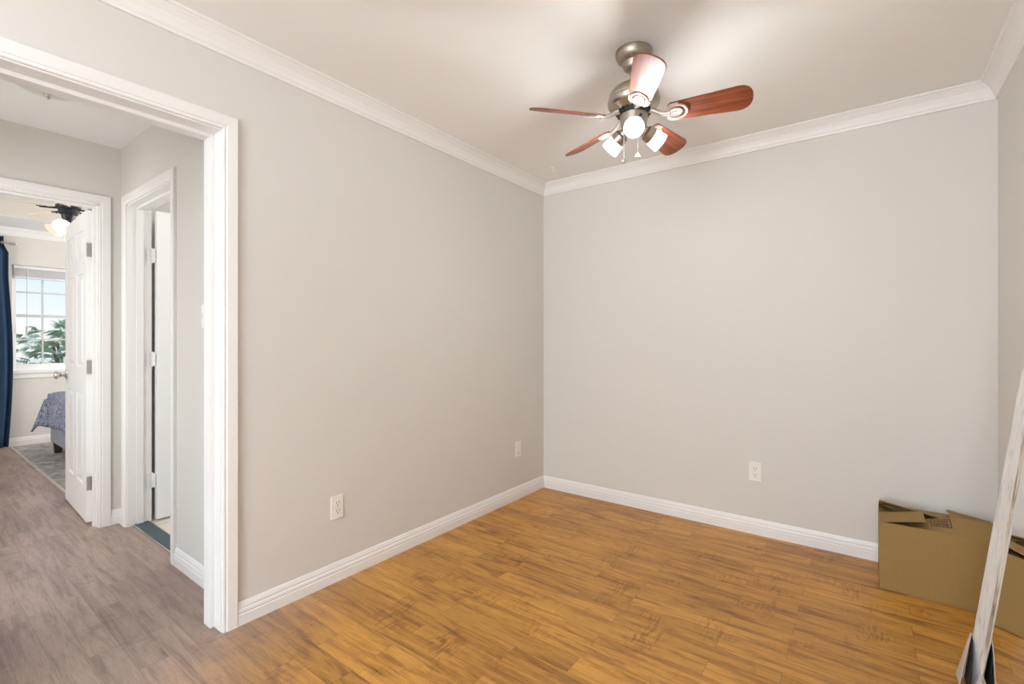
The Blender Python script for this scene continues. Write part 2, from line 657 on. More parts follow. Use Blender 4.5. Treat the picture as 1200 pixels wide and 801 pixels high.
# ------------------------------------------------------------------ room shell
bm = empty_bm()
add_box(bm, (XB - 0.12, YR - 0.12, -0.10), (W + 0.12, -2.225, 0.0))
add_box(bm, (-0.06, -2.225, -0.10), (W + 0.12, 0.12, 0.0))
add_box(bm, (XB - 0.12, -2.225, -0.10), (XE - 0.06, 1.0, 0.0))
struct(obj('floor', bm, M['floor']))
struct(obj('floor_bathroom', add_box(empty_bm(), (XE - 0.06, -2.225, -0.10), (-0.06, 0.12, 0.002)), M['tile']))

BIN = -3.17   # other jamb of bedroom door / far side of hall opening
wall('wall_left', 'x', -WT, 0.0, YR, 0.12, 0, H + 0.12, [(-3.23, YO, -1, OH), (-5.35, -4.05, 0.75, 2.15)])
wall('wall_back', 'y', 0.0, 0.12, -WT, W + 0.12, 0, H + 0.12)
wall('wall_right', 'x', W, W + 0.12, YR, 0.0, 0, H + 0.12)
wall('wall_rear', 'y', YR - 0.12, YR, -WT, W + 0.12, 0, H + 0.12, [(-0.05, 2.45, 0.35, 2.35)])
# hallway
BD0, BD1 = -1.665, -0.885     # bathroom door clear opening
wall('wall_hallway', 'y', YH, YH + WT, XE - WT, -WT, 0, H + 0.12, [(BD0, BD1, -1, OH)])
wall('wall_hallway_side', 'y', -3.30 - 0.12, -3.30, XE - WT, -WT, 0, H + 0.12, [(-1.42, -0.58, -1, OH)])  # unseen opening added for the hallway fill light
wall('wall_hallway_end', 'x', XE - WT, XE, -4.6, 1.0, 0, 2.75, [(-3.17, -2.398, -1, OH)])
# bedroom
WY0, WY1, WZ0, WZ1 = -2.352, -1.40, 0.84, 2.035
wall('wall_bedroom', 'x', XB - 0.14, XB, -4.6, 1.0, 0, 2.75, [(WY0, WY1, WZ0, WZ1)])
wall('wall_bedroom_near', 'y', -4.72, -4.6, XB - 0.14, XE, 0, 2.75, [(-4.5, -2.9, 0.8, 2.1)])  # unseen window hole added for the near fill light
wall('wall_bedroom_far', 'y', 1.0, 1.12, XB - 0.14, XE, 0, 2.75, [(-4.7, -3.1, 0.8, 2.1)])  # unseen window hole added for the side fill light

struct(obj('ceiling', add_box(empty_bm(), (0, YR, H), (W, 0, H + 0.12)), M['ceiling']))
struct(obj('ceiling_hallway', add_box(empty_bm(), (XE, -3.30, H), (-WT, YH, H + 0.12)), M['hall_ceiling']))
struct(obj('ceiling_bathroom', add_box(empty_bm(), (XE, YH + WT, H), (-WT, 0.12, H + 0.12)), M['hall_ceiling']))
# bedroom ceiling: flat border with a recessed tray painted in the wall colour
TX0, TX1, TY0, TY1, TZ = -4.80, -2.55, -3.75, 0.15, 2.62
bm = empty_bm()
add_box(bm, (XB, -4.6, H), (TX0, 1.0, 2.75))
add_box(bm, (TX1, -4.6, H), (XE - WT, 1.0, 2.75))
add_box(bm, (TX0, -4.6, H), (TX1, TY0, 2.75))
add_box(bm, (TX0, TY1, H), (TX1, 1.0, 2.75))
struct(obj('ceiling_bedroom', bm, M['hall_ceiling']))
bm = empty_bm()
add_box(bm, (TX0, TY0, TZ), (TX1, TY1, 2.75))
add_box(bm, (TX0, TY0, H + 0.004), (TX0 + 0.006, TY1, TZ))
add_box(bm, (TX1 - 0.006, TY0, H + 0.004), (TX1, TY1, TZ))
add_box(bm, (TX0, TY0, H + 0.004), (TX1, TY0 + 0.006, TZ))
add_box(bm, (TX0, TY1 - 0.006, H + 0.004), (TX1, TY1, TZ))
struct(obj('ceiling_tray', bm, M['wall']))

# ------------------------------------------------------------------ trim
BASE = [(0, 0), (0.014, 0), (0.014, 0.043), (0.0115, 0.047), (0.0135, 0.053), (0.012, 0.062), (0.0085, 0.068), (0.0095, 0.074),
        (0.006, 0.084), (0.003, 0.092), (0.0, 0.094)]
CROWN = [(0, -0.085), (0.011, -0.085), (0.013, -0.077), (0.010, -0.074), (0.016, -0.067), (0.022, -0.052), (0.034, -0.033), (0.050, -0.019),
         (0.056, -0.015), (0.056, -0.011), (0.066, -0.008), (0.070, -0.004), (0.070, 0.0), (0, 0)]
CASE = [(0, 0), (0, 0.009), (0.003, 0.0115), (0.008, 0.0115), (0.010, 0.0095), (0.012, 0.0095), (0.015, 0.0135), (0.020, 0.0145), (0.052, 0.0165),
        (0.0555, 0.0155), (0.057, 0.0125), (0.057, 0)]


def base(name, path, side):
    return struct(obj(name, add_sweep(empty_bm(), path, (0, 0, 1), BASE, side), M['trim']))


def crown(name, path, side, z=H):
    return struct(obj(name, add_sweep(empty_bm(), [(x_, y_, z) for x_, y_ in path], (0, 0, 1), CROWN, side), M['trim']))


base('baseboard_left', [(0, YO + 0.055, 0), (0, 0, 0)], -1)
base('baseboard_back', [(0, 0, 0), (W, 0, 0)], -1)
base('baseboard_right', [(W, 0, 0), (W, YR, 0)], -1)
base('baseboard_hallway', [(BD1 + 0.055, YH, 0), (-WT, YH, 0)], -1)
base('baseboard_hallway_corner', [(XE, -2.343, 0), (XE, YH, 0), (BD0 - 0.055, YH, 0)], -1)
base('baseboard_bedroom', [(XB, -4.6, 0), (XB, 1.0, 0)], -1)
crown('trim_1', [(0, YR), (0, 0), (W, 0), (W, YR)], -1)
crown('trim_2', [(XB, -4.6), (XB, 1.0)], -1)


def casing_u(bm, axis, face, n_sign, s0, s1, top, sides=(True, True)):
    """U-shaped casing round an opening from s0 to s1 (s along the wall), on the plane axis = face."""
    def pt(s_, z_):
        return (face, s_, z_) if axis == 'x' else (s_, face, z_)
    N = (n_sign, 0, 0) if axis == 'x' else (0, n_sign, 0)
    path = [pt(s0, 0.0), pt(s0, top), pt(s1, top), pt(s1, 0.0)]
    # which side is outward?
    t = Vector(path[1]) - Vector(path[0])
    sd = Vector(N).cross(t.normalized())
    outward = Vector(pt(s0 - 1, 0)) - Vector(pt(s0, 0))
    add_sweep(bm, path, N, CASE, 1.0 if sd.dot(outward) > 0 else -1.0)
    return bm


# cased opening between the room and the hallway
trim = struct_root('trim_3')
bm = casing_u(empty_bm(), 'x', 0.0, 1, -3.23, YO, OH)
obj('casing', bm, M['trim'], trim)
bm = empty_bm()
add_box(bm, (-WT, YO - 0.004, 0), (0.0, YO + 0.002, OH))
add_box(bm, (-WT, -3.232, 0), (0.0, -3.226, OH))
add_box(bm, (-WT, -3.23, OH - 0.006), (0.0, YO, OH + 0.002))
# stop strip along the hallway half of the jamb
add_box(bm, (-WT - 0.003, YO - 0.020, 0), (-0.066, YO - 0.004, OH - 0.006))
add_box(bm, (-WT - 0.003, -3.226, 0), (-0.066, -3.21, OH - 0.006))
add_box(bm, (-WT - 0.003, -3.21, OH - 0.022), (-0.066, YO - 0.020, OH - 0.006))
obj('jamb', bm, M['trim'], trim, bevel=0.002)


# ------------------------------------------------------------------ doors
def hinge_bm(axis_y=False):
    bm_ = empty_bm()
    add_lathe(bm_, [(0.0035, -0.050), (0.0062, -0.047), (0.0062, 0.047), (0.0035, 0.050)], 12)
    add_box(bm_, (0.0, -0.0015, -0.045), (0.030, 0.0015, 0.045))
    add_box(bm_, (-0.0015, -0.030, -0.045), (0.0015, 0.0, 0.045))
    return bm_


def six_panel_leaf(w_, h_, th):
    """leaf with hinge edge at x=0, running to x=w_, thickness from y=0 to y=th."""
    bm_ = empty_bm()
    core = 0.009
    add_box(bm_, (0.01, core, 0.01), (w_ - 0.01, th - core, h_ - 0.01))
    st, mid = 0.112, 0.10
    rails = [(0, 0.23), (0.23 + 0.60, 0.23 + 0.60 + 0.17), (1.00 + 0.62, 1.00 + 0.62 + 0.10), (h_ - 0.115, h_)]
    for a_, b_ in ((0, st), (w_ - st, w_), (w_ / 2 - mid / 2, w_ / 2 + mid / 2)):
        add_box(bm_, (a_, 0, 0), (b_, th, h_))
    for z0, z1 in rails:
        add_box(bm_, (st, 0, z0), (w_ / 2 - mid / 2, th, z1))
        add_box(bm_, (w_ / 2 + mid / 2, 0, z0), (w_ - st, th, z1))
    # raised fields
    for z0, z1 in zip([q[1] for q in rails[:-1]], [q[0] for q in rails[1:]]):
        for a_, b_ in ((st, w_ / 2 - mid / 2), (w_ / 2 + mid / 2, w_ - st)):
            for yb, yt in ((core, 0.002), (th - core, th - 0.002)):
                i0, i1 = 0.014, 0.040
                lo = [bm_.verts.new(q) for q in ((a_ + i0, yb, z0 + i0), (b_ - i0, yb, z0 + i0), (b_ - i0, yb, z1 - i0), (a_ + i0, yb, z1 - i0))]
                hi = [bm_.verts.new(q) for q in ((a_ + i1, yt, z0 + i1), (b_ - i1, yt, z0 + i1), (b_ - i1, yt, z1 - i1), (a_ + i1, yt, z1 - i1))]
                bm_.faces.new(hi)
                for i in range(4):
                    j = (i + 1) % 4
                    bm_.faces.new((lo[i], lo[j], hi[j], hi[i]))
    return bm_


def knob_bm():
    bm_ = empty_bm()
    R90 = Matrix.Rotation(PI / 2, 4, 'X')
    add_lathe(bm_, [(0.032, 0.0), (0.032, 0.004), (0.027, 0.008), (0.012, 0.011), (0.010, 0.030), (0.016, 0.036), (0.026, 0.044), (0.029, 0.055), (0.025, 0.065), (0.012, 0.070)], 24, R90)
    return bm_


# bedroom door, open into the bedroom
door = struct_root('door_1')
leaf = obj('leaf', six_panel_leaf(0.745, 2.022, 0.035), M['door'], door, bevel=0.0015)
lx, ly = XE - WT - 0.012, -2.432
leaf.matrix_local = Matrix.Translation((lx, ly, 0.010)) @ Matrix.Rotation(PI - math.radians(2.2), 4, 'Z') @ Matrix.Translation((0, -0.035, 0))
for sgn in (0, 1):
    k = obj('knob', knob_bm(), M['satin'], leaf, smooth=True)
    k.location = (0.745 - 0.062, 0.035 if sgn else 0.0, 0.925)
    k.rotation_euler = (0, 0, PI if sgn else 0)
for z_ in (0.26, 1.015, 1.775):
    bm = add_lathe(empty_bm(), [(0.003, -0.050), (0.006, -0.047), (0.006, 0.047), (0.003, 0.050)], 12, Matrix.Translation((lx + 0.006, -2.398, z_)))
    add_box(bm, (lx - 0.001, -2.431, z_ - 0.045), (lx + 0.0018, -2.400, z_ + 0.045))
    add_box(bm, (lx + 0.014, -2.4065, z_ - 0.045), (lx + 0.046, -2.4035, z_ + 0.045))
    for dz_ in (-0.030, 0.0, 0.030):
        add_lathe(bm, [(0.0, 0.0), (0.004, 0.0), (0.004, 0.003), (0.0, 0.0035)], 8, Matrix.Translation((lx, -2.414, z_ + dz_)) @ Matrix.Rotation(PI / 2, 4, 'Y'))
    obj('hinge', bm, M['satin'], door)
bm = casing_u(empty_bm(), 'x', XE, 1, -3.17, -2.398, OH)
obj('casing', bm, M['trim'], door)
bm = empty_bm()
for s0, s1 in ((-2.404, -2.396), (-3.172, -3.164)):
    add_box(bm, (XE - WT - 0.002, s0, 0), (XE + 0.001, s1, OH))
add_box(bm, (XE - WT - 0.002, -3.17, OH - 0.008), (XE + 0.001, -2.398, OH + 0.001))
add_box(bm, (XE - 0.075, -2.416, 0), (XE - 0.040, -2.404, OH - 0.008))
add_box(bm, (XE - 0.075, -3.164, 0), (XE - 0.040, -3.152, OH - 0.008))
add_box(bm, (XE - 0.075, -3.152, OH - 0.020), (XE - 0.040, -2.416, OH - 0.008))
obj('jamb', bm, M['trim'], door)

# bathroom door, open into the bathroom
door = struct_root('door_2')
leaf = obj('leaf', six_panel_leaf(0.745, 2.022, 0.035), M['door'], door, bevel=0.0015)
leaf.matrix_local = Matrix.Translation((BD0 + 0.004, YH + WT + 0.020, 0.014)) @ Matrix.Rotation(PI / 2 + math.radians(1.0), 4, 'Z') @ Matrix.Translation((0, -0.037, 0))
k = obj('knob', knob_bm(), M['satin'], leaf, smooth=True)
k.location = (0.745 - 0.062, 0.0, 0.925)
for z_ in (0.27, 1.065, 1.745):
    hg = obj('hinge', hinge_bm(), M['painted_hinge'], door, smooth=True)
    hg.location = (BD0 + 0.008, YH + WT + 0.006, z_)
    hg.rotation_euler = (0, 0, 0.3)
bm = casing_u(empty_bm(), 'y', YH, -1, BD0, BD1, OH)
obj('casing', bm, M['trim'], door)
bm = empty_bm()
for s0, s1 in ((BD0 - 0.002, BD0 + 0.006), (BD1 - 0.006, BD1 + 0.002)):
    add_box(bm, (s0, YH - 0.001, 0), (s1, YH + WT + 0.002, OH))
add_box(bm, (BD0, YH - 0.001, OH - 0.008), (BD1, YH + WT + 0.002, OH + 0.001))
add_box(bm, (BD0 + 0.006, YH + 0.045, 0), (BD0 + 0.018, YH + 0.080, OH - 0.008))
add_box(bm, (BD1 - 0.018, YH + 0.045, 0), (BD1 - 0.006, YH + 0.080, OH - 0.008))
add_box(bm, (BD0 + 0.018, YH + 0.045, OH - 0.020), (BD1 - 0.018, YH + 0.080, OH - 0.008))
obj('jamb', bm, M['trim'], door)
# dark threshold strip in the bathroom doorway with a pale metal nosing
th = struct(obj('trim_4', add_prism(empty_bm(), [(-0.030, 0), (0.048, 0), (0.044, 0.010), (-0.024, 0.010)], BD0 + 0.006, BD1 - 0.006,
            Matrix(((0, 0, 1, 0), (1, 0, 0, -2.222), (0, 1, 0, 0), (0, 0, 0, 1)))), M['slate']))
obj('nosing', add_box(empty_bm(), (BD0 + 0.006, -2.260, 0.0), (BD1 - 0.006, -2.2525, 0.006)), M['satin'], th)

# ------------------------------------------------------------------ bedroom window
win = struct_root('window_1')
bm = empty_bm()
XW = XB - 0.075
fr = 0.040
add_box(bm, (XW - 0.03, WY0, WZ0), (XW + 0.03, WY0 + fr, WZ1))
add_box(bm, (XW - 0.03, WY1 - fr, WZ0), (XW + 0.03, WY1, WZ1))
add_box(bm, (XW - 0.03, WY0 + fr, WZ0), (XW + 0.03, WY1 - fr, WZ0 + 0.075))
add_box(bm, (XW - 0.03, WY0 + fr, WZ1 - 0.035), (XW + 0.03, WY1 - fr, WZ1))
obj('frame', bm, M['window_frame'], win, bevel=0.003)
bm = empty_bm()
gy0, gy1 = WY0 + fr, WY1 - fr
cols = [gy0 + (gy1 - gy0) * i / 4 for i in range(1, 4)]
for y_ in cols:
    add_box(bm, (XW - 0.008, y_ - 0.008, WZ0 + 0.075), (XW + 0.008, y_ + 0.008, WZ1 - 0.035))
for z_ in (1.195, 1.735):
    add_box(bm, (XW - 0.009, gy0, z_ - 0.008), (XW + 0.009, gy1, z_ + 0.008))
add_box(bm, (XW - 0.016, gy0, 1.452), (XW + 0.016, gy1, 1.482))
obj('muntin', bm, M['muntin'], win)
obj('pane', add_box(empty_bm(), (XW - 0.002, gy0, WZ0 + 0.07), (XW + 0.002, gy1, WZ1 - 0.03)), M['glass'], win)
bm = empty_bm()
add_box(bm, (XB - 0.05, WY0 - 0.035, WZ0 - 0.030), (XB + 0.030, WY1 + 0.035, WZ0 + 0.002))
add_box(bm, (XB, WY0 - 0.02, WZ0 - 0.085), (XB + 0.014, WY1 + 0.02, WZ0 - 0.030))
obj('sill', bm, M['trim'], win, bevel=0.003)
# drawn up blind
bl = thing('window_blind', 'white slatted blind drawn up at the top of the bedroom window', 'blind', (XB - 0.022, (WY0 + WY1) / 2, WZ1))
hw = (WY1 - WY0) / 2 - 0.012
obj('headrail', add_box(empty_bm(), (-0.018, -hw, -0.040), (0.024, hw, -0.004)), M['blind'], bl, bevel=0.003)
bm = empty_bm()
for i in range(11):
    z_ = -0.046 - i * 0.0075
    add_box(bm, (-0.020, -hw + 0.004, z_ - 0.0022), (0.022, hw - 0.004, z_ + 0.0022))
obj('slats', bm, M['blind'], bl)
obj('bottom_rail', add_box(empty_bm(), (-0.018, -hw + 0.004, -0.150), (0.020, hw - 0.004, -0.132)), M['blind'], bl, bevel=0.003)
bm = empty_bm()
add_tube(bm, [(0.022, -hw + 0.11, -0.03), (0.024, -hw + 0.108, -0.35), (0.024, -hw + 0.108, -0.70)], 0.0035, 8)
add_lathe(bm, [(0.003, -0.70), (0.011, -0.705), (0.011, -0.76), (0.004, -0.775)], 10, Matrix.Translation((0.024, -hw + 0.108, 0)))
obj('wand', bm, M['muntin'], bl)

# added unseen window frames behind the camera, beside the fill lights
win = struct_root('added_window_2')
bm = empty_bm()
for a_, b_ in ((-0.05, 0.0), (1.175, 1.225), (2.40, 2.45)):
    add_box(bm, (a_, YR - 0.08, 0.35), (b_, YR - 0.03, 2.35))
for a_, b_ in ((0.35, 0.40), (2.30, 2.35)):
    add_box(bm, (-0.05, YR - 0.08, a_), (2.45, YR - 0.03, b_))
obj('frame', bm, M['window_frame'], win)
win = struct_root('added_window_3')
bm = empty_bm()
for a_, b_ in ((-5.35, -5.30), (-4.725, -4.675), (-4.10, -4.05)):
    add_box(bm, (-0.09, a_, 0.75), (-0.04, b_, 2.15))
for a_, b_ in ((0.75, 0.80), (2.10, 2.15)):
    add_box(bm, (-0.09, -5.35, a_), (-0.04, -4.05, b_))
obj('frame', bm, M['window_frame'], win)


# ------------------------------------------------------------------ ceiling fan of the room
FX, FY = 1.295, -1.274
fan = thing('ceiling_fan', 'five-blade mahogany ceiling fan with nickel body and three lit spotlights', 'ceiling fan', (FX, FY, 0))
ZB = 2.147
obj('canopy', add_lathe(empty_bm(), [(0.0, 2.350), (0.022, 2.350), (0.034, 2.354), (0.043, 2.363), (0.046, 2.376), (0.048, 2.386), (0.060, 2.392), (0.070, 2.402), (0.0755, 2.416), (0.077, 2.426), (0.077, H - 0.001), (0.0, H - 0.001)], 40), M['pewter'], fan, smooth=True)
obj('downrod', add_lathe(empty_bm(), [(0.0, 2.29), (0.0115, 2.29), (0.0115, 2.352), (0.0, 2.352)], 20), M['pewter'], fan, smooth=True)
obj('motor_housing', add_lathe(empty_bm(), [(0.0, 2.180), (0.070, 2.180), (0.076, 2.186), (0.098, 2.192), (0.109, 2.205), (0.111, 2.222), (0.107, 2.228), (0.108, 2.234), (0.103, 2.252), (0.088, 2.272),
    (0.062, 2.287), (0.030, 2.296), (0.022, 2.308), (0.0, 2.308)], 48), M['nickel'], fan, smooth=True)
bm = add_lathe(empty_bm(), [(0.0, 2.160), (0.066, 2.160), (0.069, 2.164), (0.069, 2.181), (0.0, 2.181)], 40)
for i in range(20):
    a_ = 2 * PI * i / 20
    add_box(bm, (0.068, -0.004, 2.163), (0.073, 0.004, 2.180), Matrix.Rotation(a_, 4, 'Z'))
obj('flywheel', bm, M['black'], fan)
sw = obj('switch_housing', add_lathe(empty_bm(), [(0.0, 2.086), (0.022, 2.086), (0.036, 2.091), (0.050, 2.104), (0.054, 2.114), (0.056, 2.128), (0.059, 2.160), (0.0, 2.160)], 40), M['nickel'], fan, smooth=True)
bm = add_lathe(empty_bm(), [(0.0, 0.0), (0.006, 0.0), (0.006, 0.004), (0.003, 0.006), (0.0, 0.006)], 12,
               Matrix.Rotation(math.radians(-38), 4, 'Z') @ Matrix.Translation((0.0565, 0, 2.138)) @ Matrix.Rotation(PI / 2, 4, 'Y'))
obj('screw', bm, M['black'], sw)

BL0, BL1 = 0.142, 0.462
PITCH = math.radians(22)


def blade_outline():
    pts = []
    wr, wt = 0.046, 0.060
    pts.append((BL0, -wr * 0.72))
    pts.append((BL0 + 0.012, -wr))
    n_ = 8
    for i in range(n_ + 1):
        t = i / n_
        pts.append((BL0 + 0.02 + (BL1 - 0.055 - BL0 - 0.02) * t, -(wr + (wt - wr) * t)))
    for i in range(1, 14):
        a_ = -PI / 2 + PI * i / 14
        c_, s_ = math.cos(a_), math.sin(a_)
        pts.append((BL1 - 0.055 + 0.055 * (abs(c_) ** 0.85), wt * math.copysign(abs(s_) ** 0.85, s_)))
    for i in range(n_ + 1):
        t = 1 - i / n_
        pts.append((BL0 + 0.02 + (BL1 - 0.055 - BL0 - 0.02) * t, (wr + (wt - wr) * t)))
    pts.append((BL0 + 0.012, wr))
    pts.append((BL0, wr * 0.72))
    return pts


def iron_bm():
    bm_ = empty_bm()
    z_ = -0.006
    def ell(cx_, ax_, ay_, rad):
        add_tube(bm_, [(cx_ + ax_ * math.cos(t), ay_ * math.sin(t), z_) for t in [2 * PI * i / 28 for i in range(28)]], rad, 8, True)
    ell(0.178, 0.040, 0.034, 0.0046)
    ell(0.172, 0.024, 0.019, 0.0040)
    # flat web of the oval
    add_prism(bm_, [(0.172 + 0.024 * math.cos(t), 0.019 * math.sin(t)) for t in [2 * PI * i / 24 for i in range(24)]], z_ - 0.0015, z_ + 0.001)
    for s_ in (-1, 1):
        add_tube(bm_, [(0.150, 0.010 * s_, z_), (0.140, 0.028 * s_, z_), (0.155, 0.040 * s_, z_), (0.185, 0.043 * s_, z_)], 0.0035, 8)
    for x_, y_ in ((0.172, 0.0), (0.160, 0.0), (0.186, 0.0)):
        add_lathe(bm_, [(0.0, z_ - 0.005), (0.004, z_ - 0.004), (0.0045, z_ - 0.001), (0.0, z_ - 0.001)], 10, Matrix.Translation((x_, y_, 0)))
    return bm_


def stem_bm():
    bm_ = empty_bm()
    add_tube(bm_, [(0.066, 0, 0.023), (0.085, 0, 0.018), (0.105, 0, 0.004), (0.125, 0, -0.004), (0.152, 0, -0.006)], [0.011, 0.010, 0.009, 0.010, 0.013], 10)
    return bm_


blade_me = iron_me = None
for i in range(5):
    ang = math.radians(12.0 + 72 * i)
    if i == 0:
        b = obj('blade', add_prism(empty_bm(), blade_outline(), -0.003, 0.003), M['blade'], fan, bevel=0.0015)
        ir = obj('blade_iron', iron_bm(), M['iron'], b, smooth=True)
        st = obj('stem', stem_bm(), M['iron'], fan, smooth=True)
    else:
        b2, ir2, st2 = b.copy(), ir.copy(), st.copy()
        for q in (b2, ir2, st2):
            COL.objects.link(q)
        b2.parent, ir2.parent, st2.parent = fan, b2, fan
        b, ir, st = b2, ir2, st2
    # the counter-clockwise edge hangs lower
    b.matrix_local = Matrix.Translation((0, 0, ZB)) @ Matrix.Rotation(ang, 4, 'Z') @ Matrix.Rotation(-PITCH, 4, 'X')
    st.matrix_local = Matrix.Translation((0, 0, ZB)) @ Matrix.Rotation(ang, 4, 'Z')
    st.name = 'blade_arm'


def spot(ang, tilt, d0=0.034, z0=2.108):
    """lamp head: nickel cup with a short frosted glass collar and a lit lens."""
    a_ = math.radians(ang)
    T = Matrix.Translation((0, 0, z0)) @ Matrix.Rotation(a_, 4, 'Z') @ Matrix.Translation((d0, 0, 0)) @ Matrix.Rotation(PI / 2 + math.radians(tilt), 4, 'Y')
    cup = obj('lamp_head', add_lathe(empty_bm(), [(0.0, -0.012), (0.016, -0.012), (0.019, 0.0), (0.023, 0.022), (0.033, 0.030), (0.034, 0.050), (0.034, 0.062), (0.0, 0.062)], 28), M['nickel'], fan, smooth=True)
    cup.matrix_local = T
    g = obj('glass_shade', add_lathe(empty_bm(), [(0.034, 0.060), (0.0365, 0.066), (0.0395, 0.104), (0.0405, 0.110), (0.0375, 0.110), (0.0365, 0.104), (0.033, 0.066)], 32, cap=False), M['frosted'], cup, smooth=True)
    bu = obj('bulb', add_lathe(empty_bm(), [(0.0, 0.063), (0.020, 0.063), (0.030, 0.084), (0.034, 0.098), (0.033, 0.104), (0.020, 0.107), (0.0, 0.108)], 28), M['bulb'], cup, smooth=True)
    lo = light('spotlight_glow', 'POINT', (0, 0, 0.112), 8.8, (0.98, 0.98, 0.97), radius=0.028)
    lo.parent = cup
    return cup


spot(-67, 30)
spot(50, 30)
spot(172, 36)
for (x_, y_, zt, zb) in ((0.026, -0.020, 2.088, 1.990), (-0.040, -0.012, 2.098, 1.978)):
    bm = empty_bm()
    nb = int((zt - zb) / 0.004)
    add_tube(bm, [(x_, y_, zt), (x_, y_, zb)], 0.0010, 6)
    for i in range(nb):
        bmesh.ops.create_icosphere(bm, subdivisions=1, radius=0.0017, matrix=Matrix.Translation((x_, y_, zt - 0.004 * (i + 0.5))))
    ch = obj('pull_chain', bm, M['chain'], fan)
    if x_ > 0:
        obj('pull_bell', add_lathe(empty_bm(), [(0.0, -0.022), (0.0115, -0.022), (0.0115, -0.017), (0.008, -0.010), (0.004, -0.003), (0.002, 0.0), (0.0, 0.0)], 16, Matrix.Translation((x_, y_, zb))), M['white_plastic'], ch, smooth=True)
    else:
        obj('pull_ball', add_lathe(empty_bm(), [(0.0, -0.020), (0.006, -0.018), (0.0085, -0.011), (0.0065, -0.004), (0.002, 0.0), (0.0, 0.0)], 16, Matrix.Translation((x_, y_, zb))), M['pewter'], ch, smooth=True)

# tiny white hook screwed in the ceiling near the corner
bm = empty_bm()
add_lathe(bm, [(0.0, -0.004), (0.010, -0.004), (0.012, 0.0), (0.0, 0.0)], 16)
add_tube(bm, [(0, 0, -0.002), (0, 0, -0.020)] + [(0.009 - 0.009 * math.cos(t), 0, -0.020 - 0.009 * math.sin(t)) for t in [PI * i / 8 for i in range(1, 10)]], 0.0022, 8)
hk = tag(obj('ceiling_hook', bm, M['white_plastic'], smooth=True), 'tiny white ceiling hook near the far corner behind the fan', 'hook')
hk.location = (0.286, -0.314, H)
hk.rotation_euler = (0, 0, math.radians(30))


# ------------------------------------------------------------------ outlets and plates (local: x along wall, y out of wall is -y, z up)
def duplex_outlet(label, loc, rz, group=None):
    t = thing('wall_outlet', label, 'outlet', loc, rz, group)
    bm_ = empty_bm()
    add_box(bm_, (-0.035, -0.006, -0.0575), (0.035, 0.0, 0.0575))
    obj('cover_plate', bm_, M['white_plastic'], t, bevel=0.003)
    for s_ in (-1, 1):
        o_ = obj('receptacle', add_prism(empty_bm(), [(0.0165 * math.copysign(min(1, abs(math.cos(a_)) * 1.25), math.cos(a_)), 0.0145 * math.sin(a_)) for a_ in [2 * PI * i / 24 for i in range(24)]], 0.0, 0.0085,
                 Matrix.Translation((0, 0, 0.0195 * s_)) @ Matrix.Rotation(PI / 2, 4, 'X')), M['white_plastic'], t)
        bs = empty_bm()
        add_box(bs, (-0.0085, -0.0090, 0.0195 * s_ - 0.001), (-0.0060, -0.0080, 0.0195 * s_ + 0.009))
        add_box(bs, (0.0060, -0.0090, 0.0195 * s_ - 0.001), (0.0085, -0.0080, 0.0195 * s_ + 0.009))
        add_prism(bs, [(0.003 * math.cos(a_), 0.003 * math.sin(a_)) for a_ in [2 * PI * i / 12 for i in range(12)]], 0.0080, 0.0090,
                  Matrix.Translation((0, 0, 0.0195 * s_ - 0.0085)) @ Matrix.Rotation(PI / 2, 4, 'X'))
        obj('slot', bs, M['slot'], o_)
    bs = empty_bm()
    add_lathe(bs, [(0.0, 0.0), (0.003, 0.0), (0.003, 0.007), (0.0, 0.0075)], 10, Matrix.Rotation(PI / 2, 4, 'X'))
    obj('screw', bs, M['satin'], t)
    return t


duplex_outlet('white duplex outlet on the left wall nearest the hallway opening', (0.0, -1.872, 0.364), PI / 2)
duplex_outlet('white duplex outlet alone on the far back wall', (1.551, 0.0, 0.382), 0.0)
t = thing('cable_plate', 'narrow white cable jack plate on the left wall by the corner', 'wall plate', (0.0, -0.352, 0.373), PI / 2)
obj('cover_plate', add_box(empty_bm(), (-0.035, -0.006, -0.0575), (0.035, 0.0, 0.0575)), M['white_plastic'], t, bevel=0.003)
obj('jack', add_lathe(empty_bm(), [(0.0, 0.0), (0.0075, 0.0), (0.0075, 0.009), (0.0045, 0.010), (0.0045, 0.016), (0.0, 0.016)], 12, Matrix.Translation((0, 0, -0.030)) @ Matrix.Rotation(PI / 2, 4, 'X')), M['satin'], t)
# switch on the hallway wall, just behind the cased opening
t = thing('light_switch', 'white light switch on the hallway wall beside the cased opening', 'light switch', (-0.455, YH, 1.305), 0.0)
obj('cover_plate', add_box(empty_bm(), (-0.035, -0.006, -0.0575), (0.035, 0.0, 0.0575)), M['white_plastic'], t, bevel=0.003)
obj('toggle', add_box(empty_bm(), (-0.005, -0.016, -0.004), (0.005, -0.004, 0.012)), M['white_plastic'], t, bevel=0.001)
for z_ in (-0.030, 0.030):
    obj('screw', add_lathe(empty_bm(), [(0.0, 0.0), (0.003, 0.0), (0.003, 0.0068), (0.0, 0.0072)], 10, Matrix.Translation((0, 0, z_)) @ Matrix.Rotation(PI / 2, 4, 'X')), M['satin'], t)

